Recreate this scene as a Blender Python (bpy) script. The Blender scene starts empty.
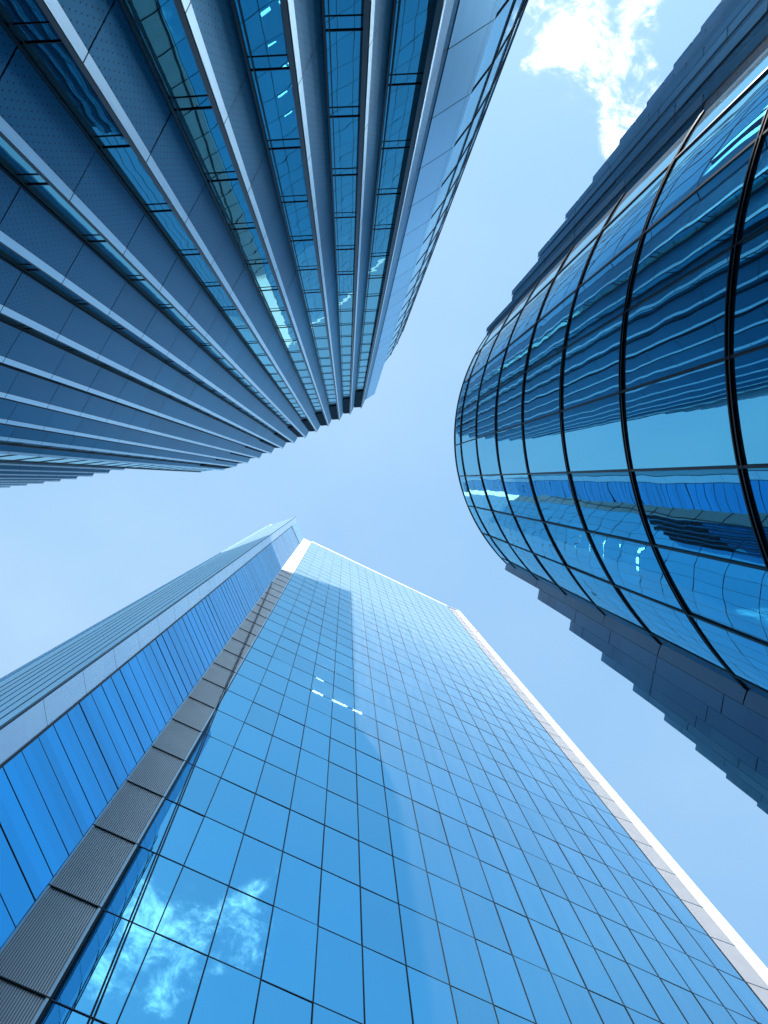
import bpy, math, random
from mathutils import Vector, Matrix
random.seed(7)
S = bpy.context.scene
C = S.collection
EYE = 1.6                       # eye height above the pavement; heights h below are metres above the eye
F = 4.0                         # storey height

# ------------------------------------------------------------------ helpers
class MB:
    """collects faces, links them as ONE mesh object"""
    def __init__(s): s.v=[]; s.f=[]; s.uv=[]; s.m=[]; s.sm=[]
    def quad(s, a, b, c, d, mat=0, uv=None, smooth=False):
        i=len(s.v); s.v += [tuple(a),tuple(b),tuple(c),tuple(d)]
        s.f.append((i,i+1,i+2,i+3)); s.m.append(mat); s.sm.append(smooth)
        s.uv.append(uv or ((0,0),(1,0),(1,1),(0,1)))
    def wall(s, a, b, h0, h1, mat=0, u0=0.0, u1=None, face=(0,0), off=0.0, tilt=0.0):
        """upright quad over the plan segment a-b from height h0 to h1, facing the plan point `face`"""
        ax,ay=a; bx,by=b
        L=math.hypot(bx-ax,by-ay)
        nx,ny=-(by-ay)/L,(bx-ax)/L
        if nx*(face[0]-ax)+ny*(face[1]-ay) < 0: nx,ny=-nx,-ny
        if u1 is None: u1=u0+L
        ta=random.uniform(-tilt,tilt); tb=random.uniform(-tilt,tilt)
        def P(x,y,h,t): return (x+nx*(off+t), y+ny*(off+t), h+EYE)
        q=[P(ax,ay,h0,0),P(bx,by,h0,ta),P(bx,by,h1,ta+tb),P(ax,ay,h1,tb)]
        uv=((u0,h0),(u1,h0),(u1,h1),(u0,h1))
        # right-hand normal of q
        e1=Vector(q[1])-Vector(q[0]); e2=Vector(q[3])-Vector(q[0]); n=e1.cross(e2)
        if n.x*nx+n.y*ny < 0: q=q[::-1]; uv=uv[::-1]
        s.quad(*q, mat=mat, uv=uv)
    def box(s, poly, h0, h1, mat=0, capmat=None):
        """upright prism over plan polygon"""
        A=sum(poly[i][0]*poly[(i+1)%len(poly)][1]-poly[(i+1)%len(poly)][0]*poly[i][1] for i in range(len(poly)))
        if A<0: poly=poly[::-1]
        n=len(poly); i=len(s.v)
        for x,y in poly: s.v.append((x,y,h0+EYE))
        for x,y in poly: s.v.append((x,y,h1+EYE))
        for k in range(n):
            k2=(k+1)%n
            s.f.append((i+k,i+k2,i+n+k2,i+n+k)); s.m.append(mat); s.sm.append(False)
            L=math.dist(poly[k],poly[k2]); s.uv.append(((0,h0),(L,h0),(L,h1),(0,h1)))
        for f in (tuple(range(i+n-1,i-1,-1)), tuple(range(i+n,i+2*n))):
            s.f.append(f); s.m.append(mat if capmat is None else capmat); s.sm.append(False)
            s.uv.append([(s.v[q][0],s.v[q][1]) for q in f])
    def bar(s, p, q, w, d, nrm, mat=0):
        """rectangular bar from p to q (3-D, heights already world), w across, d along nrm (out from the line)"""
        p=Vector(p); q=Vector(q); t=(q-p).normalized(); n=Vector(nrm); n=(n-t*n.dot(t)).normalized(); b=t.cross(n)
        c=[]
        for e in (p,q):
            c += [e-b*w/2, e+b*w/2, e+b*w/2+n*d, e-b*w/2+n*d]
        i=len(s.v); s.v += [tuple(x) for x in c]
        for f in ((3,2,1,0),(4,5,6,7),(0,1,5,4),(1,2,6,5),(2,3,7,6),(3,0,4,7)):
            s.f.append(tuple(i+k for k in f)); s.m.append(mat); s.sm.append(False); s.uv.append(((0,0),(1,0),(1,1),(0,1)))
    def build(s, name, mats, parent=None, smooth=False):
        me=bpy.data.meshes.new(name); me.from_pydata(s.v,[],s.f)
        if not isinstance(mats,(list,tuple)): mats=[mats]
        for m in mats: me.materials.append(m)
        ul=me.uv_layers.new(name='UVMap')
        k=0
        for fi,p in enumerate(me.polygons):
            p.material_index=s.m[fi]; p.use_smooth=smooth or s.sm[fi]
            for j in range(p.loop_total): ul.data[p.loop_start+j].uv=s.uv[fi][j]
        me.update()
        o=bpy.data.objects.new(name,me); C.objects.link(o)
        if parent: o.parent=parent
        return o

def thing(name,label,cat,group=None):
    o=bpy.data.objects.new(name,None); C.objects.link(o)
    o['label']=label; o['category']=cat
    if group: o['group']=group
    return o
def lab(o,t): o['label']=t; return o
def at3(p,h): return (p[0],p[1],h+EYE)
def lerp(a,b,t): return (a[0]+(b[0]-a[0])*t, a[1]+(b[1]-a[1])*t)
def unit(a,b):
    L=math.dist(a,b); return ((b[0]-a[0])/L,(b[1]-a[1])/L)
def norm_to(a,b,face=(0,0)):
    u=unit(a,b); n=(-u[1],u[0])
    if n[0]*(face[0]-a[0])+n[1]*(face[1]-a[1])<0: n=(-n[0],-n[1])
    return n

# ------------------------------------------------------------------ materials
def new_mat(name):
    m=bpy.data.materials.new(name); m.use_nodes=True
    nt=m.node_tree; nt.nodes.clear()
    out=nt.nodes.new('ShaderNodeOutputMaterial')
    return m,nt,out
def N(nt,t,**kw):
    n=nt.nodes.new(t)
    for k,v in kw.items():
        if k.startswith('i_'):
            key=k[2:].replace('_',' ')
            n.inputs[key].default_value=v
        else: setattr(n,k,v)
    return n
def M(nt,op,a,b=None,c=None):
    n=nt.nodes.new('ShaderNodeMath'); n.operation=op
    for i,x in enumerate((a,b,c)):
        if x is None: continue
        if isinstance(x,(int,float)): n.inputs[i].default_value=x
        else: nt.links.new(x,n.inputs[i])
    return n.outputs[0]
def MIXC(nt,f,a,b,blend='MIX'):
    n=nt.nodes.new('ShaderNodeMix'); n.data_type='RGBA'; n.blend_type=blend
    for sock,x in ((n.inputs[0],f),(n.inputs[6],a),(n.inputs[7],b)):
        if isinstance(x,(int,float)): sock.default_value=x
        elif isinstance(x,(tuple,list)): sock.default_value=(*x,1)
        else: nt.links.new(x,sock)
    return n.outputs[2]

def panel_mat(name, col, rough=.45, metal=.0, var=.12, holes=None, cell=(3.0,F), hole_range=None, spec=.5, streak=.25):
    """coated sheet metal; every panel has a slightly different tone, rain streaks, optional punched holes"""
    m,nt,out=new_mat(name); L=nt.links
    uv=N(nt,'ShaderNodeUVMap').outputs[0]
    sep=N(nt,'ShaderNodeSeparateXYZ'); L.new(uv,sep.inputs[0]); u,v=sep.outputs[0],sep.outputs[1]
    geo=N(nt,'ShaderNodeObjectInfo')
    fl=M(nt,'FLOOR',M(nt,'DIVIDE',M(nt,'SUBTRACT',v,1.2),cell[1])); cu=M(nt,'FLOOR',M(nt,'DIVIDE',u,cell[0]))
    cmb=N(nt,'ShaderNodeCombineXYZ'); L.new(cu,cmb.inputs[0]); L.new(fl,cmb.inputs[1]); L.new(geo.outputs['Random'],cmb.inputs[2])
    wn=N(nt,'ShaderNodeTexWhiteNoise'); wn.noise_dimensions='3D'; L.new(cmb.outputs[0],wn.inputs[0])
    tone=M(nt,'ADD',1-var/2,M(nt,'MULTIPLY',wn.outputs[0],var))
    mp=N(nt,'ShaderNodeMapping'); L.new(uv,mp.inputs[0]); mp.inputs[3].default_value=(6,.25,1)
    nz=N(nt,'ShaderNodeTexNoise'); L.new(mp.outputs[0],nz.inputs[0]); nz.inputs['Scale'].default_value=1.5; nz.inputs['Detail'].default_value=5
    tone=M(nt,'MULTIPLY',tone,M(nt,'ADD',1-streak/2,M(nt,'MULTIPLY',nz.outputs[0],streak)))
    base=N(nt,'ShaderNodeRGB'); base.outputs[0].default_value=(*col,1)
    vs=N(nt,'ShaderNodeVectorMath'); vs.operation='SCALE'; L.new(base.outputs[0],vs.inputs[0]); L.new(tone,vs.inputs['Scale'])
    colr=vs.outputs[0]
    if holes:
        du,dv,r=holes
        row=M(nt,'FLOOR',M(nt,'DIVIDE',v,dv))
        sh=M(nt,'MULTIPLY',M(nt,'MODULO',row,2.0),.5)
        fu=M(nt,'SUBTRACT',M(nt,'FRACT',M(nt,'ADD',M(nt,'DIVIDE',u,du),sh)),.5)
        fv=M(nt,'SUBTRACT',M(nt,'FRACT',M(nt,'DIVIDE',v,dv)),.5)
        d=M(nt,'SQRT',M(nt,'ADD',M(nt,'POWER',M(nt,'MULTIPLY',fu,du),2.0),M(nt,'POWER',M(nt,'MULTIPLY',fv,dv),2.0)))
        msk=M(nt,'LESS_THAN',d,r)
        if hole_range:
            msk=M(nt,'MULTIPLY',msk,M(nt,'MULTIPLY',M(nt,'GREATER_THAN',u,hole_range[0]),M(nt,'LESS_THAN',u,hole_range[1])))
        colr=MIXC(nt,msk,colr,(.004,.005,.008))
    p=N(nt,'ShaderNodeBsdfPrincipled'); L.new(colr,p.inputs['Base Color'])
    p.inputs['Metallic'].default_value=metal
    p.inputs['Specular IOR Level'].default_value=spec
    L.new(M(nt,'ADD',rough-.06,M(nt,'MULTIPLY',nz.outputs[0],.12)),p.inputs['Roughness'])
    bp=N(nt,'ShaderNodeBump'); bp.inputs['Strength'].default_value=.04; bp.inputs['Distance'].default_value=.05
    n2=N(nt,'ShaderNodeTexNoise'); L.new(uv,n2.inputs[0]); n2.inputs['Scale'].default_value=.7; n2.inputs['Detail'].default_value=2
    L.new(n2.outputs[0],bp.inputs['Height']); L.new(bp.outputs[0],p.inputs['Normal'])
    L.new(p.outputs[0],out.inputs[0])
    return m

def plain_mat(name,col,rough=.5,metal=0,spec=.5):
    m,nt,out=new_mat(name)
    p=N(nt,'ShaderNodeBsdfPrincipled')
    uv=N(nt,'ShaderNodeTexCoord').outputs['Object']
    nz=N(nt,'ShaderNodeTexNoise'); nt.links.new(uv,nz.inputs[0]); nz.inputs['Scale'].default_value=.8; nz.inputs['Detail'].default_value=6
    f=M(nt,'ADD',.88,M(nt,'MULTIPLY',nz.outputs[0],.24))
    vs=N(nt,'ShaderNodeVectorMath'); vs.operation='SCALE'; vs.inputs[0].default_value=col; nt.links.new(f,vs.inputs['Scale'])
    nt.links.new(vs.outputs[0],p.inputs['Base Color'])
    p.inputs['Roughness'].default_value=rough; p.inputs['Metallic'].default_value=metal; p.inputs['Specular IOR Level'].default_value=spec
    nt.links.new(p.outputs[0],out.inputs[0]); return m

def glass_mat(name, refl=(.5,.75,1), trans=(.1,.25,.45), r0=.3, dust=.05, wave=.003, wscale=.5, cell=(1.57,F), var=.1, cellv0=0.0, opaque=None, wave2=.0, dustcol=(.66,.84,1.0), fres_ior=1.5):
    """coated facade glass: tinted mirror coat over tinted see-through glass, with a film of dust and roller-wave distortion"""
    m,nt,out=new_mat(name); L=nt.links
    uv=N(nt,'ShaderNodeUVMap').outputs[0]
    sep=N(nt,'ShaderNodeSeparateXYZ'); L.new(uv,sep.inputs[0]); u,v=sep.outputs[0],sep.outputs[1]
    cu=M(nt,'FLOOR',M(nt,'DIVIDE',u,cell[0])); cv=M(nt,'FLOOR',M(nt,'DIVIDE',M(nt,'SUBTRACT',v,cellv0),cell[1]))
    cmb=N(nt,'ShaderNodeCombineXYZ'); L.new(cu,cmb.inputs[0]); L.new(cv,cmb.inputs[1])
    wn=N(nt,'ShaderNodeTexWhiteNoise'); L.new(cmb.outputs[0],wn.inputs[0])
    tone=M(nt,'ADD',1-var,M(nt,'MULTIPLY',wn.outputs[0],var))
    gr=N(nt,'ShaderNodeTexNoise'); L.new(uv,gr.inputs[0]); gr.inputs['Scale'].default_value=16; gr.inputs['Detail'].default_value=4; gr.inputs['Roughness'].default_value=.8
    tone=M(nt,'MULTIPLY',tone,M(nt,'ADD',.90,M(nt,'MULTIPLY',gr.outputs[0],.20)))
    gcol=N(nt,'ShaderNodeVectorMath'); gcol.operation='SCALE'; gcol.inputs[0].default_value=refl; L.new(tone,gcol.inputs['Scale'])
    # roller wave
    off=N(nt,'ShaderNodeVectorMath'); off.operation='MULTIPLY_ADD'; L.new(wn.outputs['Color'],off.inputs[0]); off.inputs[1].default_value=(37,37,37); L.new(uv,off.inputs[2])
    nz=N(nt,'ShaderNodeTexNoise'); L.new(off.outputs[0],nz.inputs[0]); nz.inputs['Scale'].default_value=wscale; nz.inputs['Detail'].default_value=1.5
    h=nz.outputs[0]
    if wave2:
        mp=N(nt,'ShaderNodeMapping'); L.new(off.outputs[0],mp.inputs[0]); mp.inputs[3].default_value=(1.0,.35,1)
        n3=N(nt,'ShaderNodeTexNoise'); L.new(mp.outputs[0],n3.inputs[0]); n3.inputs['Scale'].default_value=2.2; n3.inputs['Detail'].default_value=1
        h=M(nt,'ADD',h,M(nt,'MULTIPLY',n3.outputs[0],wave2))
    bp=N(nt,'ShaderNodeBump'); bp.inputs['Strength'].default_value=1; bp.inputs['Distance'].default_value=wave; L.new(h,bp.inputs['Height'])
    gl=N(nt,'ShaderNodeBsdfGlossy'); gl.inputs['Roughness'].default_value=0.0
    fr=N(nt,'ShaderNodeFresnel'); fr.inputs[0].default_value=fres_ior
    L.new(MIXC(nt,fr.outputs[0],gcol.outputs[0],(.66,.92,1.0)),gl.inputs['Color']); L.new(bp.outputs[0],gl.inputs['Normal'])
    if opaque is None:
        tr=N(nt,'ShaderNodeBsdfTransparent'); tr.inputs[0].default_value=(*trans,1)
    else:
        tr=N(nt,'ShaderNodeBsdfDiffuse'); tr.inputs[0].default_value=(*opaque,1)
    df=N(nt,'ShaderNodeBsdfDiffuse'); df.inputs[0].default_value=(*dustcol,1)
    mp=N(nt,'ShaderNodeMapping'); L.new(uv,mp.inputs[0]); mp.inputs[3].default_value=(2.2,.16,1)
    dn=N(nt,'ShaderNodeTexNoise'); L.new(mp.outputs[0],dn.inputs[0]); dn.inputs['Scale'].default_value=1.0; dn.inputs['Detail'].default_value=6
    dn2=N(nt,'ShaderNodeTexNoise'); L.new(uv,dn2.inputs[0]); dn2.inputs['Scale'].default_value=13; dn2.inputs['Detail'].default_value=3; dn2.inputs['Roughness'].default_value=.8
    dd=M(nt,'MULTIPLY',M(nt,'ADD',M(nt,'MULTIPLY',dn.outputs[0],.8),M(nt,'MULTIPLY',M(nt,'POWER',dn2.outputs[0],1.6),1.5)),dust*1.1)
    rf=M(nt,'ADD',r0,M(nt,'MULTIPLY',fr.outputs[0],1-r0))
    m1=N(nt,'ShaderNodeMixShader'); L.new(rf,m1.inputs[0]); L.new(tr.outputs[0],m1.inputs[1]); L.new(gl.outputs[0],m1.inputs[2])
    lw=N(nt,'ShaderNodeLayerWeight'); lw.inputs[0].default_value=.5      # a dust film is denser seen along the pane
    dd=M(nt,'MINIMUM',M(nt,'DIVIDE',dd,M(nt,'POWER',M(nt,'MAXIMUM',M(nt,'SUBTRACT',1.0,lw.outputs['Facing']),.1),2.0)),.34)
    m2=N(nt,'ShaderNodeMixShader'); L.new(dd,m2.inputs[0]); L.new(m1.outputs[0],m2.inputs[1]); L.new(df.outputs[0],m2.inputs[2])
    L.new(m2.outputs[0],out.inputs[0]); return m

def emit_mat(name,col,st):
    m,nt,out=new_mat(name); e=N(nt,'ShaderNodeEmission'); e.inputs[0].default_value=(*col,1); e.inputs[1].default_value=st
    nt.links.new(e.outputs[0],out.inputs[0]); return m

m_perf   = panel_mat('perforated_steel',(.004,.20,.37),spec=.2,rough=.42,metal=.4,var=.16,holes=(.14,.17,.017))
m_cap    = panel_mat('pale_aluminium',(.70,.88,1.0),rough=.40,metal=.65,var=.06)
m_silver = panel_mat('silver_panel',(.26,.60,.84),rough=.34,metal=.6,var=.10)
m_dark   = plain_mat('dark_anodised',(.012,.016,.024),rough=.4)
m_black  = plain_mat('black_frame',(.006,.007,.010),rough=.45,spec=.25)
m_tealfr = plain_mat('teal_frame',(.02,.10,.16),rough=.4)
m_grille = plain_mat('black_grille',(.015,.02,.03),rough=.6)
m_white  = panel_mat('white_cladding',(.78,.79,.80),rough=.5,var=.06,streak=.12)
m_band   = panel_mat('pale_grey_cladding',(.74,.88,1.0),rough=.38,metal=.6,var=.06)
m_slat2  = plain_mat('pale_slat',(.42,.43,.47),rough=.6)
m_slat   = plain_mat('grey_slat',(.86,.80,.76),rough=.4,metal=.55)
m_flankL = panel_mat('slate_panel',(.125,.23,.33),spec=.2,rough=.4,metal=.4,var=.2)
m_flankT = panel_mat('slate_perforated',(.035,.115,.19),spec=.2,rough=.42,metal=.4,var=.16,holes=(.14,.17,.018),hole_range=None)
m_roof   = plain_mat('roof_membrane',(.25,.26,.27),rough=.8)
m_int    = plain_mat('interior_dark',(.02,.07,.14),rough=.8)
m_ceil   = plain_mat('office_ceiling',(.35,.42,.48),rough=.9)
m_blind  = plain_mat('roller_blind_cloth',(.62,.66,.66),rough=.9)
m_lamp   = emit_mat('lit_lamp',(1,.55,.40),24.0)
m_red    = emit_mat('red_beacon',(1,.12,.05),2.0)

m_gl_left = glass_mat('bay_glass',refl=(.20,.80,1.0),opaque=(.006,.04,.06),r0=.38,dust=.002,wave=.006,wscale=.45,cell=(4,F),cellv0=1.2,var=.12,wave2=.12)
m_gl_front= glass_mat('front_glass',refl=(.075,.62,1.0),trans=(.14,.44,.70),r0=.66,dust=.0046,fres_ior=2.2,wave=.0012,wscale=.6,cell=(1.572,F),cellv0=-1.2,var=.13)
m_gl_side = glass_mat('side_glass',refl=(.0,.47,1.0),opaque=(.0,.03,.14),r0=.76,dust=.004,wave=.001,cell=(8,1.324),var=.22)
m_gl_outer= glass_mat('outer_glass',refl=(.36,.74,1.0),opaque=(.02,.07,.14),r0=.72,dust=.004,wave=.002,cell=(.3,F),var=.1)
m_gl_bow  = glass_mat('bow_glass',refl=(.17,.75,1.0),trans=(.28,.44,.54),r0=.66,dust=.003,wave=.0065,wscale=.5,cell=(1.337,4.04),cellv0=2.12,var=.08,wave2=.22)
m_gl_shadow_tier = glass_mat('shadow_tier_glass',refl=(.45,.72,1.0),opaque=(.02,.05,.09),r0=.35,dust=.01,wave=.002,cell=(1.5,F),var=.2)

# ------------------------------------------------------------------ ground (paved lane between the towers)
m,nt,out=new_mat('stone_paving'); L=nt.links
tc=N(nt,'ShaderNodeTexCoord').outputs['Object']
br=N(nt,'ShaderNodeTexBrick'); L.new(tc,br.inputs[0]); br.inputs['Scale'].default_value=1.0
br.inputs['Color1'].default_value=(.060,.062,.066,1); br.inputs['Color2'].default_value=(.080,.080,.082,1); br.inputs['Mortar'].default_value=(.03,.03,.03,1)
br.inputs['Brick Width'].default_value=.9; br.inputs['Row Height'].default_value=.45; br.inputs['Mortar Size'].default_value=.008
nz=N(nt,'ShaderNodeTexNoise'); L.new(tc,nz.inputs[0]); nz.inputs['Scale'].default_value=.6; nz.inputs['Detail'].default_value=8
colr=MIXC(nt,M(nt,'MULTIPLY',nz.outputs[0],.5),br.outputs[0],(.05,.052,.055))
p=N(nt,'ShaderNodeBsdfPrincipled'); L.new(colr,p.inputs['Base Color']); p.inputs['Roughness'].default_value=.75
L.new(p.outputs[0],out.inputs[0]); m_ground=m
g=MB(); g.quad((-900,-900,0),(900,-900,0),(900,900,0),(-900,900,0))
o=g.build('ground',m_ground); o['kind']='structure'

# ================================================================== LEFT: pleated tower
tower=thing('pleated_tower','dark blue tower with sawtooth facade of perforated fins, pale edges and narrow glass bays','office tower')
H=112.0; H3=83.4; HP=92.0; BASE=-EYE
J0=17.15-4*4                                   # a floor joint height
O=[(1.96,-9.53),(0.5,-8.72),(-0.90,-7.95),(-2.36,-7.17),(-3.88,-6.40),(-5.37,-5.63),(-6.85,-4.92),(-8.33,-4.22),(-9.87,-3.54),(-11.40,-2.90),(-12.95,-2.30),(-14.50,-1.76),(-16.05,-1.31)]
RV=[(.40,-.95),(.45,-.93),(.44,-.91),(.42,-.89),(.46,-.86),(.48,-.88),(.49,-.86),(.49,-.86),(.50,-.82),(.45,-.79),(.43,-.71),(.38,-.57),(.26,-.36)]
I=[(O[k][0]+RV[k][0],O[k][1]+RV[k][1]) for k in range(13)]
for k in range(13):
    l_=math.hypot(*RV[k]); g_=.17 if k<11 else .09
    O[k]=(O[k][0]-RV[k][0]/l_*g_,O[k][1]-RV[k][1]/l_*g_)
joints=[J0+F*k for k in range(0,40)]
def floor_bands(h0,h1,gap=.042):
    js=[h0]+[j for j in joints if h0+.3<j<h1-.3]+[h1]
    return [(js[i]+(gap/2 if i else 0), js[i+1]-(gap/2 if i<len(js)-2 else 0)) for i in range(len(js)-1)]
def pleat(k,Ok,Ik,left,Htop,t=.11):
    """one slab: perforated right face ending in a pale strip, dark core and edge; `left` = plan direction along the next glass bay"""
    e=left
    OL=(Ok[0]+e[0]*t,Ok[1]+e[1]*t); IL=(Ik[0]+e[0]*t,Ik[1]+e[1]*t)
    core=MB(); core.box([Ok,Ik,IL,OL],BASE,Htop,0)
    fin=core.build('fin_core',m_dark,tower)
    pm=MB(); L_=math.dist(Ok,Ik); sw_=min(.18,.3*L_)
    a=lerp(Ok,Ik,(sw_+.012)/L_); b=lerp(Ok,Ik,1-.05/L_); c=lerp(Ok,Ik,.004/L_); d=lerp(Ok,Ik,sw_/L_)
    fc=(Ok[0]+3,Ok[1]+1.5)
    for h0,h1 in floor_bands(BASE,Htop): pm.wall(a,b,h0,h1,0,u0=.05,face=fc,off=.016,tilt=.004)
    pm.build('perforated_panel',m_perf,tower)
    cp=MB()
    for h0,h1 in floor_bands(BASE,Htop): cp.wall(c,d,h0,h1,0,face=fc,off=.026)
    cp.build('edge_strip',m_cap,tower)
    return OL
def bay(a,b,h0,h1,recess_n):
    """glass bay between plan points a (inner corner, left) and b (right end)"""
    w=MB(); u=math.dist(a,b)
    for z0,z1 in floor_bands(h0,h1,0.0): w.wall(a,b,z0,z1,0,face=(recess_n[0]*50,recess_n[1]*50),u0=random.uniform(0,3),tilt=.002)
    win=w.build('window_bay',m_gl_left,tower)
    n=recess_n
    js=[j for j in joints if h0<j<h1-.2]
    for dz,wt,dt in ((0,.034,.022),(-.52,.018,.014)):
        tr=MB(); tr.bar(at3(a,-EYE),at3(b,-EYE),wt,dt,(n[0],n[1],0))
        t0=tr.build('transom',m_black,win)
        for i,j in enumerate(js):
            t=t0 if i==0 else t0.copy()
            if i: C.objects.link(t)
            t.location.z=j+dz+EYE
    fr=MB(); u=unit(a,b)
    for q,wd in ((lerp(a,b,.03/math.dist(a,b)),.06),(lerp(a,b,.13/math.dist(a,b)),.025),(lerp(a,b,1-.03/math.dist(a,b)),.06)):
        fr.bar(at3(q,h0),at3(q,h1),wd,.07,(n[0],n[1],0))
    fr.build('frame',m_black,win)
    return win
for k in range(13):
    # next glass bay on this slab's left runs from I[k+1] to this slab
    nxt = I[k+1] if k<12 else (-19.17,-1.06)
    e=unit(O[k],nxt)
    pleat(k,O[k],I[k],e,H)
    L_=math.dist(O[k],I[k]); rec=min(.34,.5*L_)
    b=(O[k][0]+(I[k][0]-O[k][0])*rec/L_+e[0]*.11, O[k][1]+(I[k][1]-O[k][1])*rec/L_+e[1]*.11)
    n=norm_to(nxt,b,(b[0],b[1]+20))
    bay(nxt,b,BASE,HP if k<12 else H,n)
    if k==12: continue
    gr=MB()
    gr.wall(nxt,b,HP,H,0,face=(b[0],b[1]+20),off=-.25)
    z=HP+.3
    while z<H-.1:
        gr.bar(at3(nxt,z),at3(b,z),.10,.20,(n[0],n[1],-.6)); z+=.45
    g_=gr.build('plant_grille',m_grille,tower)
    rl=MB()
    for z in (HP+13.2,HP+16.5): rl.bar(at3(nxt,z),at3(b,z),.10,.10,(n[0],n[1],0))
    rl.build('rail',m_cap,g_)
# silver end panel right of the last bay
SR=(3.63,-11.31)
sp=MB(); nS=norm_to(I[0],SR,(3,5))
c0=lerp(I[0],SR,.16/math.dist(I[0],SR)); c1=lerp(I[0],SR,.90)
for h0,h1 in floor_bands(BASE,H,.06):
    sp.wall(I[0],lerp(I[0],SR,.14/math.dist(I[0],SR)),h0,h1,1,face=(3,5),off=.0)
    sp.wall(c0,lerp(I[0],SR,.895),h0,h1,0,face=(3,5),off=.02)
    sp.wall(c1,SR,h0,h1,0,face=(3,5),off=.02,u0=5)
sp.wall(I[0],SR,BASE,H,2,face=(3,5),off=-.03)
lab(sp.build('end_panel',[m_silver,m_perf,m_dark],tower),'broad silver end panel with slanting joints')
# glass side wall running back from the silver panel
ring=[SR,(4.28,-12.18),(4.90,-13.25),(5.45,-14.45),(5.93,-15.8),(6.33,-17.3),(6.65,-19.0),(6.9,-21.5),(7.0,-25),(7.0,-30)]
sw=MB()
for i in range(len(ring)-1): sw.wall(ring[i],ring[i+1],BASE,H3,0,face=(30,0),u0=i*1.5)
side=sw.build('side_curtain_wall',m_gl_outer,tower)
for j in joints:
    if BASE<j<H3:
        rl=MB()
        for i in range(len(ring)-1):
            n=norm_to(ring[i],ring[i+1],(30,0)); rl.bar(at3(ring[i],j),at3(ring[i+1],j),.045,.03,(n[0],n[1],0))
        rl.build('floor_rail',m_black,side)
for i in range(1,len(ring)-1):
    ml=MB(); n=norm_to(ring[i],ring[i+1],(30,0)); ml.bar(at3(ring[i],BASE),at3(ring[i],H3),.03,.04,(n[0],n[1],0))
    ml.build('mullion',m_black,side)
# lower western tier
Lw=[(-21.6,-.94),(-23.1,-.62),(-24.63,-.34),(-26.17,-.08),(-27.73,.14),(-29.3,.34),(-30.9,.54),(-32.48,.72),(-34.06,.88),(-35.65,1.02),(-37.2,1.14)]
prev=(-19.17,-1.25)
for k,q in enumerate(Lw):
    r=(.26,-.40); Ik=(q[0]+r[0],q[1]+r[1])
    nxt=(Lw[k+1][0]+r[0],Lw[k+1][1]+r[1]) if k+1<len(Lw) else (q[0]-2,q[1]-.3)
    e=unit(q,nxt); pleat(20+k,q,Ik,e,H3,t=.11)
    n=norm_to(nxt,(q[0]+e[0]*.11,q[1]+e[1]*.11-.12),(q[0],q[1]+20))
    bay(nxt,(q[0]+e[0]*.11,q[1]+e[1]*.11-.12),BASE,H3,n)
w=MB(); w.wall(prev,(Lw[0][0]+.26,Lw[0][1]-.40),BASE,H3,0,face=(-20,20)); w.build('link_window',m_gl_left,tower)
# roofs and rear walls closing the volumes
core=MB()
main=[(x,y-.05) for x,y in I[::-1]]
core.box([(-19.2,-1.5)]+[(x-.4,y-.55) for x,y in I[::-1]]+[(SR[0]-.1,SR[1]-.3),(3.0,-33),(-19.2,-33)],BASE,H-.3,0,1)
core.box([(x-.5,y-.2) for x,y in ring]+[(3.2,-30),(3.2,-11.6)],BASE,H3-.2,0,1)
core.box([(-19.6,-2.0),(-19.6,-30),(-38,-30),(-38,.3),(-32.5,-.1),(-24.6,-1.2)],BASE,H3-.3,0,1)
core.build('core_wall',[m_dark,m_roof],tower)
ut=MB(); up=[(6.4,-34.6),(-14.5,-68.0),(6.0,-78.0)]  # unseen rear tier, added to cast the shadow on the wedge tower's front
ut.box(up,BASE,173.6,0,1)
caster=ut.build('shadow_tier',[m_gl_shadow_tier,m_roof],tower)
ub=MB()
for k in range(43):
    for i in range(3):
        a,b=up[i],up[(i+1)%3]; n=norm_to(a,b,(-2,-60)); ub.bar(at3(a,2+4*k),at3(b,2+4*k),.5,.08,(-n[0],-n[1],0))
ub.build('floor_band',m_silver,caster)

# ================================================================== BOTTOM: wedge tower
wedge=thing('wedge_tower','tall blue glass tower with gridded front, grey louvre strip and white right edge','office tower')
wd=(.901,.434); wn_=(.434,-.901)                # along the front, outward
WD=13.296
def wp(col,off=0): return (wd[0]*col-.434*WD+wn_[0]*off, wd[1]*col+.901*WD+wn_[1]*off)
cL,cR=-.95,27.38; NC=18; dc=(cR-cL)/NC
TOP=158.6; ROW0=26.82-7*F                        # row joints: ROW0+F*n
rows=[ROW0+F*n for n in range(0,41)]
bands=[(BASE,rows[0])] if rows[0]-BASE>.5 else []
bands+=[(rows[i],rows[i+1]) for i in range(len(rows)-1) if rows[i]>=BASE and rows[i+1]<=TOP]
bands=[(BASE,bands[0][0])]+bands if bands[0][0]>BASE+.2 else bands
bands.append((bands[-1][1],TOP))
fg=MB()
for z0,z1 in bands:
    for c in range(NC): fg.wall(wp(cL+c*dc),wp(cL+(c+1)*dc),z0,z1,0,u0=c*1.572+.001,u1=(c+1)*1.572-.001,tilt=.007)
front=fg.build('front_glazing',m_gl_front,wedge)
nn=(wn_[0],wn_[1],0)
for c in range(0,NC+1):
    b=MB(); b.bar(at3(wp(cL+c*dc),BASE),at3(wp(cL+c*dc),TOP-1.2),.038 if c not in(0,NC) else .07,.022,nn); b.build('mullion',m_black,front)
for z in [x for x,_ in bands if x>BASE]:
    b=MB(); b.bar(at3(wp(cL),z),at3(wp(cR),z),.034,.016,nn); b.build('transom',m_tealfr,front)
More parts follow.
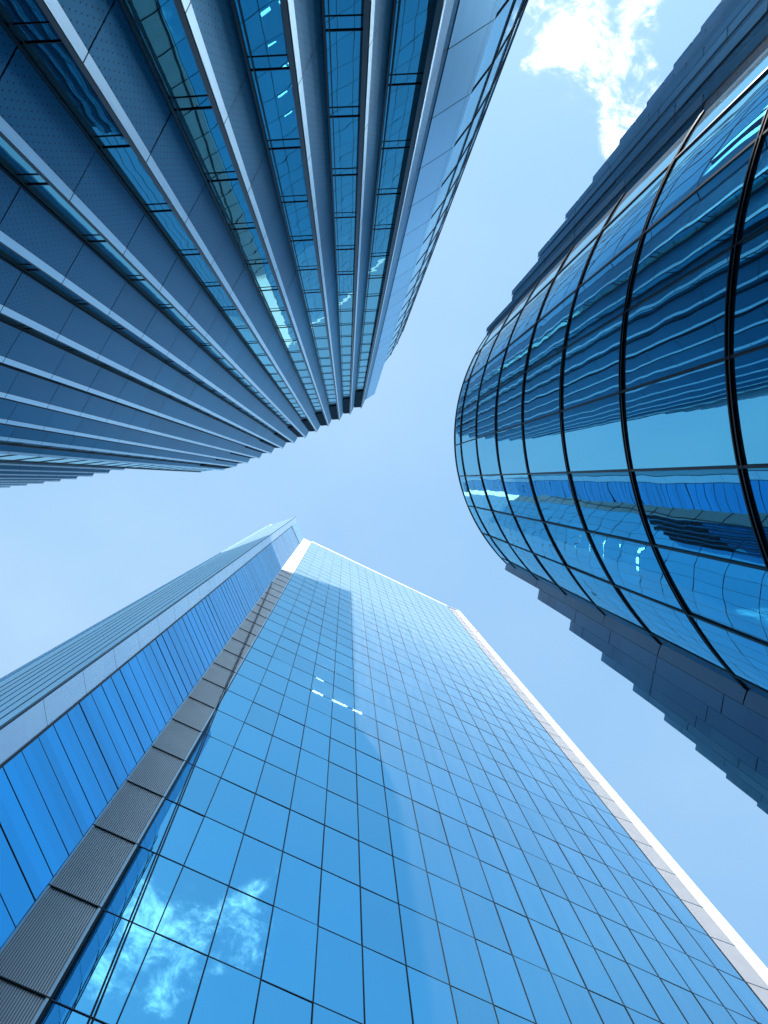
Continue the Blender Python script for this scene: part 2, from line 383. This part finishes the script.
# inclined dark rail crossing the louvre strip and the first panes
b=MB()
r0,r1=(-2.44,90.3,.16),(.14,18.6,.10)
pts=[(-2.44,90.3),(-.94,43.1),(-.27,26.84),(.12,17.5),(.55,BASE)]
for q,r in zip(pts,pts[1:]):
    for s_ in (-.04,.04):
        b.bar(at3(wp(q[0]+s_,.02),q[1]),at3(wp(r[0]+s_,.02),r[1]),.045,.05,nn)
lab(b.build('inclined_rail',m_black,wedge),'dark double rail running slanting across the louvre strip')
# floors and back wall seen faintly through the glass
fs=MB()
for z in [x for x,_ in bands if x>BASE]:
    a,b2=wp(cL,-.15),wp(cR,-.15); c2,d2=wp(cR,-2.2),wp(cL,-2.2)
    fs.box([a,b2,c2,d2],z-.02,z+.45,0)
fs.build('floor_slab',m_ceil,wedge)
bw=MB(); bw.wall(wp(cL,-2.25),wp(cR,-2.25),BASE,TOP-1,0,face=(0,0)); bw.build('back_wall',m_int,wedge)
for z,segs,t in ((56.0,((4.0,4.74),(5.42,6.52),(6.96,7.63)),.16),(63.8,((4.2,5.25),(5.45,6.3),(6.6,7.5)),.12),(67.9,((4.2,5.0),(5.5,6.3),(6.55,7.45)),.10),(72.0,((4.4,5.2),(5.6,6.3),(6.7,7.4)),.07),
                 (60.2,((4.1,4.7),),.08)):
    for c0_,c1_ in segs:
        b=MB(); b.bar(at3(wp(c0_,-.40),z+.1),at3(wp(c1_,-.40),z+.1),t*1.2,t*.8,nn); b.build('ceiling_light',m_lamp,wedge)
# louvre strip
sL=-2.52
SLT=106.0
ls=MB(); ls.wall(wp(sL),wp(cL),BASE,SLT,1,off=-.06)
ns=23
for k in range(ns):
    cc=sL+.07+(cL-sL-.14)*(k+.5)/ns
    ls.bar(at3(wp(cc,-.05),BASE),at3(wp(cc,-.05),SLT),.042,.045,nn,0)
lou=ls.build('louvre_strip',[m_slat,m_dark],wedge)
b=MB()
for cc in (sL+.03,cL-.06): b.bar(at3(wp(cc),BASE),at3(wp(cc),SLT),.07,.03,nn)
lab(b.build('trim',m_cap,lou),'pale trim along the louvre edges')
for z in [x for x,_ in bands if BASE<x<SLT]:
    b=MB(); b.bar(at3(wp(sL),z),at3(wp(cL),z),.055,.035,nn); b.build('joint',m_black,lou)
b=MB()  # louvre above the shadow edge: sunlight put in as white colour
for z0,z1 in bands:
    if z1>SLT: b.wall(wp(sL),wp(cL),max(z0,SLT),z1-.01,0)
lab(b.build('sunlit_louvre_top',m_white,wedge),'top of the louvre strip, coloured white for the sunlight on it')
# folded blue side wall
p0=wp(sL); p1=(-9.374,7.75); p2=(-9.502,6.856); p2b=(-9.524,6.759); p3=(-14.55,8.40)
BT=144.3
sg=MB(); z=23.25-1.324*19; zs=[]
while z<BT: zs.append(z); z+=1.324
zz=[BASE]+[q for q in zs if q>BASE+.2]+[BT]
for a,b2 in zip(zz,zz[1:]): sg.wall(p0,p1,a,b2,0,face=(0,0),tilt=.006)
sideg=sg.build('side_glazing',m_gl_side,wedge)
n1=norm_to(p0,p1)
b=MB()
for z in zs:
    if z>BASE: b.bar(at3(p0,z),at3(p1,z),.03 if abs(z-52.4)>.7 else .09,.012,(*n1,0))
b.bar(at3(p0,BT),at3(p1,BT),.35,.04,(*n1,0))
b.build('joint',m_black,sideg)
b=MB()
for q in (p1,): b.bar(at3(q,BASE),at3(q,BT),.06,.05,(*n1,0))
b.build('frame',m_black,sideg)
b=MB(); b.wall(p0,p1,BT,TOP,0,face=(0,0)); lab(b.build('parapet_glazing',m_gl_outer,wedge),'paler glass parapet above the blue side wall')
b=MB(); 
for z0,z1 in [(26.78-28+4*k,26.78-24+4*k) for k in range(0,40)]:
    if z0>=BASE-1 and z0<TOP-3: b.wall(p1,p2,max(z0,BASE)+.015,min(z1,TOP)-.015,0,face=(0,0))
b.wall(p1,p2,BASE,TOP,1,face=(0,0),off=-.02)
lab(b.build('cladding_band',[m_band,m_dark],wedge),'pale grey cladding band with panel joints')
b=MB(); b.wall(p2,p2b,BASE,TOP,0,face=(0,0),off=-.03); b.build('recess',m_tealfr,wedge)
b=MB(); 
for k in range(9): b.wall(lerp(p2b,p3,k/9),lerp(p2b,p3,(k+1)/9),BASE,TOP-2,0,face=(-10,0),u0=k*.31,tilt=.002)
og=b.build('outer_glazing',m_gl_outer,wedge)
n3=norm_to(p2b,p3,(-10,0)); b=MB()
for k in (1,2,3,4,5,6,7): b.bar(at3(lerp(p2b,p3,k/9),BASE),at3(lerp(p2b,p3,k/9),TOP-2),.03,.012,(*n3,0))
b.build('mullion',m_tealfr,og)
b=MB(); b.bar(at3(p3,BASE),at3(p3,TOP-2),.10,.06,(*n3,0)); b.build('edge_strip',m_cap,og)
# right edge: slatted return and smooth white fin
e0=wp(cR+.03); e1=(20.283,24.403); e2=(21.184,24.652)
b=MB(); b.wall(e0,e1,BASE,TOP,1,off=-.05); ne=norm_to(e0,e1)
for k in range(22):
    q=lerp(e0,e1,(k+.5)/22); b.bar((q[0]-ne[0]*.04,q[1]-ne[1]*.04,0),(q[0]-ne[0]*.04,q[1]-ne[1]*.04,TOP+EYE),.046,.04,(*ne,0),0)
rs=b.build('slatted_edge',[m_slat2,m_dark],wedge)
b=MB()
for z in [x for x,_ in bands if x>BASE]: b.bar(at3(e0,z),at3(e1,z),.05,.015,(*ne,0))
b.build('joint',m_tealfr,rs)
b=MB()
for i,(z0,z1) in enumerate(bands): b.wall(e1,e2,z0+.012,z1-.012,0)
b.wall(e1,e2,BASE,TOP,1,off=-.03)
lab(b.build('white_fin',[m_white,m_slat],wedge),'smooth white sunlit fin along the right edge')
# closing walls, roof, parapet rail
rear=[p3,(-16,30),(10,60),(28,52)]
b=MB(); b.box([wp(sL,-2.4),wp(cL,-2.4),wp(cR,-2.4),(e2[0],e2[1]+1.2),(28,52),(10,60),(-16,30),(p3[0],p3[1]+.4),(p1[0]-.35,p1[1]+.3)],BASE,TOP-.6,0,1)
b.build('core_wall',[m_int,m_roof],wedge)
b=MB(); b.bar(at3(wp(cL,.0),TOP+.9),at3(wp(cR,.0),TOP+.9),2.0,.05,nn); b.bar(at3(e0,TOP),at3(e2,TOP),.3,.10,(*ne,0))
lab(b.build('parapet_rail',m_white,wedge),'thin white rail along the roof edge')
# rooftop mast with its beacon at the folded corner
b=MB(); q=(p3[0]+.5,p3[1]+.4)
b.box([(q[0]-.4,q[1]-.4),(q[0]+.4,q[1]-.4),(q[0]+.4,q[1]+.4),(q[0]-.4,q[1]+.4)],TOP-1,TOP+3.2)
b.bar(at3(q,TOP+3),at3((q[0]+.1,q[1]-.3),TOP+6),.12,.12,(1,0,0))
b.bar(at3((q[0]+.2,q[1]),TOP+2.5),at3((q[0]+1.6,q[1]+.2),TOP+2.6),.12,.12,(0,1,0))
b.build('roof_plant',m_band,wedge)
b=MB(); b.bar(at3((20.55,24.35),134.3),at3((20.75,24.42),134.3),.5,.25,(*ne,0)); 
bl=b.build('warning_beacon',m_red,wedge); lab(bl,'tiny red beacon on the white edge')

# ================================================================== RIGHT: bow fronted building
bow=thing('bow_fronted_building','low building with bulging curved glass front, black floor rails and stepped slate flanks','office building')
BC=(12.276,-1.818); BR=7.64
ra=[math.radians(a) for a in (133.9,137.5,147.5,157.5,167.5,177.5,187.6,197.6,207.6,216.4)]
hs=[BASE,2.13,6.17,10.2,14.25,18.3,22.35,26.4,30.4,34.55,36.5]
def bp_(a,r=0): return (BC[0]+(BR+r)*math.cos(a), BC[1]-(0) + (BR+r)*math.sin(a))
# note: plan angle grows clockwise seen from below because y runs towards the wedge tower
def bowface(mb,a0,a1,z0,z1,r=0,nseg=8,mat=0,u0=0,smooth=True,tilt=0.0):
    tl=random.uniform(-tilt,tilt); tz=random.uniform(-tilt,tilt)
    i0=len(mb.v); nz_=5
    for j in range(nz_+1):
        z=z0+(z1-z0)*j/nz_
        for i in range(nseg+1):
            a=a0+(a1-a0)*i/nseg
            q=bp_(a,r+tl*(i/nseg-.5)*2+tz*(j/nz_-.5)*2); mb.v.append(at3(q,z))
    for j in range(nz_):
        for i in range(nseg):
            k=i0+j*(nseg+1)+i
            f=(k+1,k+nseg+2,k+nseg+1,k)
            mb.f.append(f); mb.m.append(mat); mb.sm.append(smooth)
            ua,ub=u0+(a1-a0)*BR*i/nseg,u0+(a1-a0)*BR*(i+1)/nseg
            za,zb=z0+(z1-z0)*j/nz_,z0+(z1-z0)*(j+1)/nz_
            mb.uv.append(((ub,za),(ub,zb),(ua,zb),(ua,za)))
for z0,z1 in zip(hs,hs[1:]):
    gm=MB()
    for i in range(len(ra)-1):
        ii=i if i else 0
        bowface(gm,ra[i],ra[i+1],z0,z1,0,10 if 0<i<8 else 8,u0=1.337*i+.01,tilt=.006)
    gb=gm.build('curved_glazing',m_gl_bow,bow)
    for a in ra[1:-1]:
        ml=MB(); q=bp_(a); n=(math.cos(a),math.sin(a),0); ml.bar(at3(q,z0),at3(q,z1),.040,.025,n)
        ml.build('mullion',m_black,gb)
for z in hs[1:]:
    r=MB(); na=60
    for dz,rr,w in ((-.052,.030,.036),(.052,.030,.036)):
        for i in range(na):
            a0=ra[0]+(ra[-1]-ra[0])*i/na; a1=ra[0]+(ra[-1]-ra[0])*(i+1)/na; am=(a0+a1)/2
            n=(math.cos(am),math.sin(am),0)
            r.bar(at3(bp_(a0,.0),z+dz),at3(bp_(a1,.0),z+dz),w,rr,n)
    r.build('floor_rail',m_black,bow)
# floors, blinds and inner walls behind the glass
fs=MB()
pa=[ra[0]+(ra[-1]-ra[0])*i/24 for i in range(25)]
for z in hs[1:-1]:
    fs.box([bp_(a,-.12) for a in pa]+[bp_(a,-3.0) for a in pa[::-1]],z-.05,z+.25)
fs.build('floor_slab',m_ceil,bow)
bw=MB()
for i in range(24):
    bw.wall(bp_(pa[i],-2.6),bp_(pa[i+1],-2.6),BASE,36,0,face=(0,0))
bw.build('back_wall',m_int,bow)
for (a0,a1,z0,z1) in ((169.2,176.9,10.55,18.0),(149.5,156.5,14.6,18.0),(190.0,196.8,18.7,22.1)):
    b=MB(); bowface(b,math.radians(a0),math.radians(a1),z0,z1,-.22,6)
    b.build('roller_blind',m_blind,bow)
# stepped flanks
Lf=[(6.82,3.87),(8.26,5.16),(9.66,6.52),(11.07,7.87),(12.48,9.20),(13.89,10.53),(15.30,11.86),(16.71,13.15),(18.12,14.42),(19.5,15.7),(20.9,17.0),(22.3,18.3)]
HF=36.4
fb=lambda: [(max(BASE,2.1+4.04*k)+.025,min(HF,2.1+4.04*(k+1))-.025) for k in range(-1,9) if max(BASE,2.1+4.04*k)<min(HF,2.1+4.04*(k+1))-.2]
def flank(q,inner,nxt_inner,mat,face,two=False):
    """riser q-inner (faces the lane) as joined panels over a dark backing, then the return to the next riser"""
    L_=math.dist(inner,q)
    parts=[(0.05,1.0,mat)] if not two else [(0.05,.60,mat),(.62,1.0,m_flankL)]
    for k,(t0,t1,mm) in enumerate(parts):
        b=MB()
        for z0,z1 in fb():
            b.wall(lerp(inner,q,t0),lerp(inner,q,t1),z0+random.uniform(0,.0),z1,0,face=face,off=.018+.03*k,tilt=.006)
        b.build('slate_panel',mm,bow)
    b=MB(); b.wall(inner,q,BASE,HF-.05,0,face=face,off=-.01); b.build('backing',m_dark,bow)
    if nxt_inner:
        c=MB(); fc=(q[0],q[1]+(20 if q[1]>0 else -20))
        for z0,z1 in fb(): c.wall(q,nxt_inner,z0,z1,0,face=fc,off=.012)
        c.wall(q,nxt_inner,BASE,HF-.05,1,face=fc,off=-.01)
        c.build('slate_return',[m_flankL,m_dark],bow)
for j,q in enumerate(Lf):
    inn=(q[0]+.10,q[1]-(.34 if j==0 else .60))
    nx=(Lf[j+1][0]+.10,Lf[j+1][1]-.60) if j+1<len(Lf) else None
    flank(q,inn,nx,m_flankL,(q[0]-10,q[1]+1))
Tf=[(6.02,-6.48),(7.10,-8.08),(8.22,-9.70),(9.40,-11.33),(10.55,-12.93),(11.7,-14.5),(12.85,-16.1),(14.0,-17.7),(15.15,-19.3),(16.3,-20.9)]
for j,q in enumerate(Tf):
    inn=(q[0]-.06,q[1]+(.62 if j else .5))
    nx=(Tf[j+1][0]-.06,Tf[j+1][1]+.62) if j+1<len(Tf) else None
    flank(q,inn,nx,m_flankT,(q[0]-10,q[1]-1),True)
# black gutter where glass meets the lower flank
b=MB(); g0=bp_(ra[0]); b.box([g0,(6.92,3.53),(7.2,3.9),(g0[0]+.4,g0[1]+.2)],BASE,36.5); b.build('gutter',m_black,bow)
b=MB(); b.box([bp_(a,-3.2) for a in pa]+[(Tf[0][0]+1.5,Tf[0][1]+.3)]+[(x+.9,y+.4) for x,y in Tf]+[(36,-18),(40,18)]+[(x+.9,y-.5) for x,y in Lf[::-1]],BASE,36.2,0,1)
b.build('core_wall',[m_int,m_roof],bow)
b=MB(); b.box([bp_(a,-.05) for a in pa]+[bp_(a,-3.3) for a in pa[::-1]],36.0,36.3); b.build('roof_edge',m_roof,bow)

# ------------------------------------------------------------------ camera
Mx=((0.9990552764553737,-0.0016348890255515538,0.04342673974121315),(0.0,0.9992921018707228,0.03762040854101545),(-0.04345750322645021,-0.03758486765530829,0.9983480470941264))
cam=bpy.data.cameras.new('camera'); co=bpy.data.objects.new('camera',cam); C.objects.link(co); S.camera=co
cam.sensor_fit='VERTICAL'; cam.sensor_height=36; cam.lens=850/1024*36; cam.clip_start=.05; cam.clip_end=3000
R=Matrix(((Mx[0][0],-Mx[0][1],-Mx[0][2]),(Mx[1][0],-Mx[1][1],-Mx[1][2]),(Mx[2][0],-Mx[2][1],-Mx[2][2])))
co.matrix_world=Matrix.Translation((0,0,EYE))@R.to_4x4()

# ------------------------------------------------------------------ light
EL=math.radians(50); sd=Vector((.117*math.cos(EL),-.993*math.cos(EL),math.sin(EL)))
sun=bpy.data.lights.new('sun','SUN'); so=bpy.data.objects.new('sun',sun); C.objects.link(so)
sun.energy=3.0; sun.angle=math.radians(.5); sun.color=(1,.97,.92)
so.rotation_euler=sd.to_track_quat('Z','Y').to_euler(); so.location=(0,0,200)
w=bpy.data.worlds.new('World'); S.world=w; w.use_nodes=True; nt=w.node_tree; nt.nodes.clear(); L=nt.links
out=nt.nodes.new('ShaderNodeOutputWorld'); bg=nt.nodes.new('ShaderNodeBackground'); L.new(bg.outputs[0],out.inputs[0])
sky=nt.nodes.new('ShaderNodeTexSky'); sky.sky_type='NISHITA'; sky.sun_disc=False
sky.sun_elevation=EL; sky.sun_rotation=math.atan2(sd.x,sd.y)
sky.air_density=1.0; sky.dust_density=.3; sky.ozone_density=2.5
SKYS=.15
bg.inputs[1].default_value=SKYS
tcw=nt.nodes.new('ShaderNodeTexCoord').outputs['Generated']
sp_=nt.nodes.new('ShaderNodeSeparateXYZ'); L.new(tcw,sp_.inputs[0])
zc=M(nt,'MAXIMUM',sp_.outputs[2],.05)
u=M(nt,'DIVIDE',sp_.outputs[0],zc); v=M(nt,'DIVIDE',sp_.outputs[1],zc)
cb=nt.nodes.new('ShaderNodeCombineXYZ'); L.new(u,cb.inputs[0]); L.new(v,cb.inputs[1])
n1_=nt.nodes.new('ShaderNodeTexNoise'); L.new(cb.outputs[0],n1_.inputs[0]); n1_.inputs['Scale'].default_value=14; n1_.inputs['Detail'].default_value=10; n1_.inputs['Roughness'].default_value=.68; n1_.inputs['Distortion'].default_value=.6
def blob(cx,cy,rx,ry=None,rot=0):
    ry=ry or rx
    dx=M(nt,'SUBTRACT',u,cx); dy=M(nt,'SUBTRACT',v,cy)
    c_,s_=math.cos(rot),math.sin(rot)
    a=M(nt,'DIVIDE',M(nt,'ADD',M(nt,'MULTIPLY',dx,c_),M(nt,'MULTIPLY',dy,s_)),rx)
    b=M(nt,'DIVIDE',M(nt,'SUBTRACT',M(nt,'MULTIPLY',dy,c_),M(nt,'MULTIPLY',dx,s_)),ry)
    return M(nt,'EXPONENT',M(nt,'MULTIPLY',M(nt,'ADD',M(nt,'MULTIPLY',a,a),M(nt,'MULTIPLY',b,b)),-1.0))
blobs=[blob(0.202,-.550,.036),blob(0.237,-.548,.044),blob(0.276,-.522,.048,.040),blob(0.316,-.490,.046),blob(0.345,-.460,.044,.046),blob(0.330,-.428,.030,.036),blob(0.308,-.388,.013,.034),blob(0.225,-.487,.022,.011),blob(0.252,-.60,.055,.03),blob(0.347,-.56,.03,.02)]
f=blobs[0]
for b_ in blobs[1:]: f=M(nt,'ADD',f,b_)
f=M(nt,'MINIMUM',f,1.02)
n4_=nt.nodes.new('ShaderNodeTexNoise'); L.new(cb.outputs[0],n4_.inputs[0]); n4_.inputs['Scale'].default_value=46; n4_.inputs['Detail'].default_value=8; n4_.inputs['Roughness'].default_value=.6; n4_.inputs['Distortion'].default_value=.8
dens=M(nt,'ADD',M(nt,'ADD',f,M(nt,'MULTIPLY',M(nt,'SUBTRACT',n4_.outputs[0],.5),1.6)),M(nt,'MULTIPLY',M(nt,'SUBTRACT',n1_.outputs[0],.5),3.8))
mr=nt.nodes.new('ShaderNodeMapRange'); mr.interpolation_type='SMOOTHSTEP'; L.new(dens,mr.inputs[0]); mr.inputs[1].default_value=.30; mr.inputs[2].default_value=1.9
den=M(nt,'POWER',M(nt,'MULTIPLY',mr.outputs[0],M(nt,'MINIMUM',M(nt,'MULTIPLY',f,2.5),1.0)),1.8)
# thin high haze
n2_=nt.nodes.new('ShaderNodeTexNoise'); L.new(cb.outputs[0],n2_.inputs[0]); n2_.inputs['Scale'].default_value=2.2; n2_.inputs['Detail'].default_value=7
hz=M(nt,'MULTIPLY',M(nt,'POWER',n2_.outputs[0],2.0),.5)
veil=M(nt,'ADD',M(nt,'MULTIPLY',blob(-.02,.02,.34),.13),M(nt,'MULTIPLY',blob(-.42,.12,.30,.22),.15))
hz=M(nt,'ADD',hz,M(nt,'MULTIPLY',veil,M(nt,'ADD',.35,n2_.outputs[0])))
tint=MIXC(nt,1.0,sky.outputs[0],(.98,1.15,1.0),'MULTIPLY')
base=MIXC(nt,.70,tint,(.84,1.68,2.80))
base=MIXC(nt,hz,base,(2.2,2.75,3.1))
colw=MIXC(nt,den,base,(8,8,8))
L.new(colw,bg.inputs[0])

S.view_settings.view_transform='Standard'; S.view_settings.look='None'; S.view_settings.exposure=1.2; S.view_settings.gamma=1
S.view_settings.use_curve_mapping=False
S.cycles.max_bounces=8; S.cycles.glossy_bounces=6; S.cycles.transparent_max_bounces=12; S.cycles.diffuse_bounces=3
S.cycles.caustics_reflective=True; S.cycles.sample_clamp_indirect=6.0; S.cycles.blur_glossy=0.3
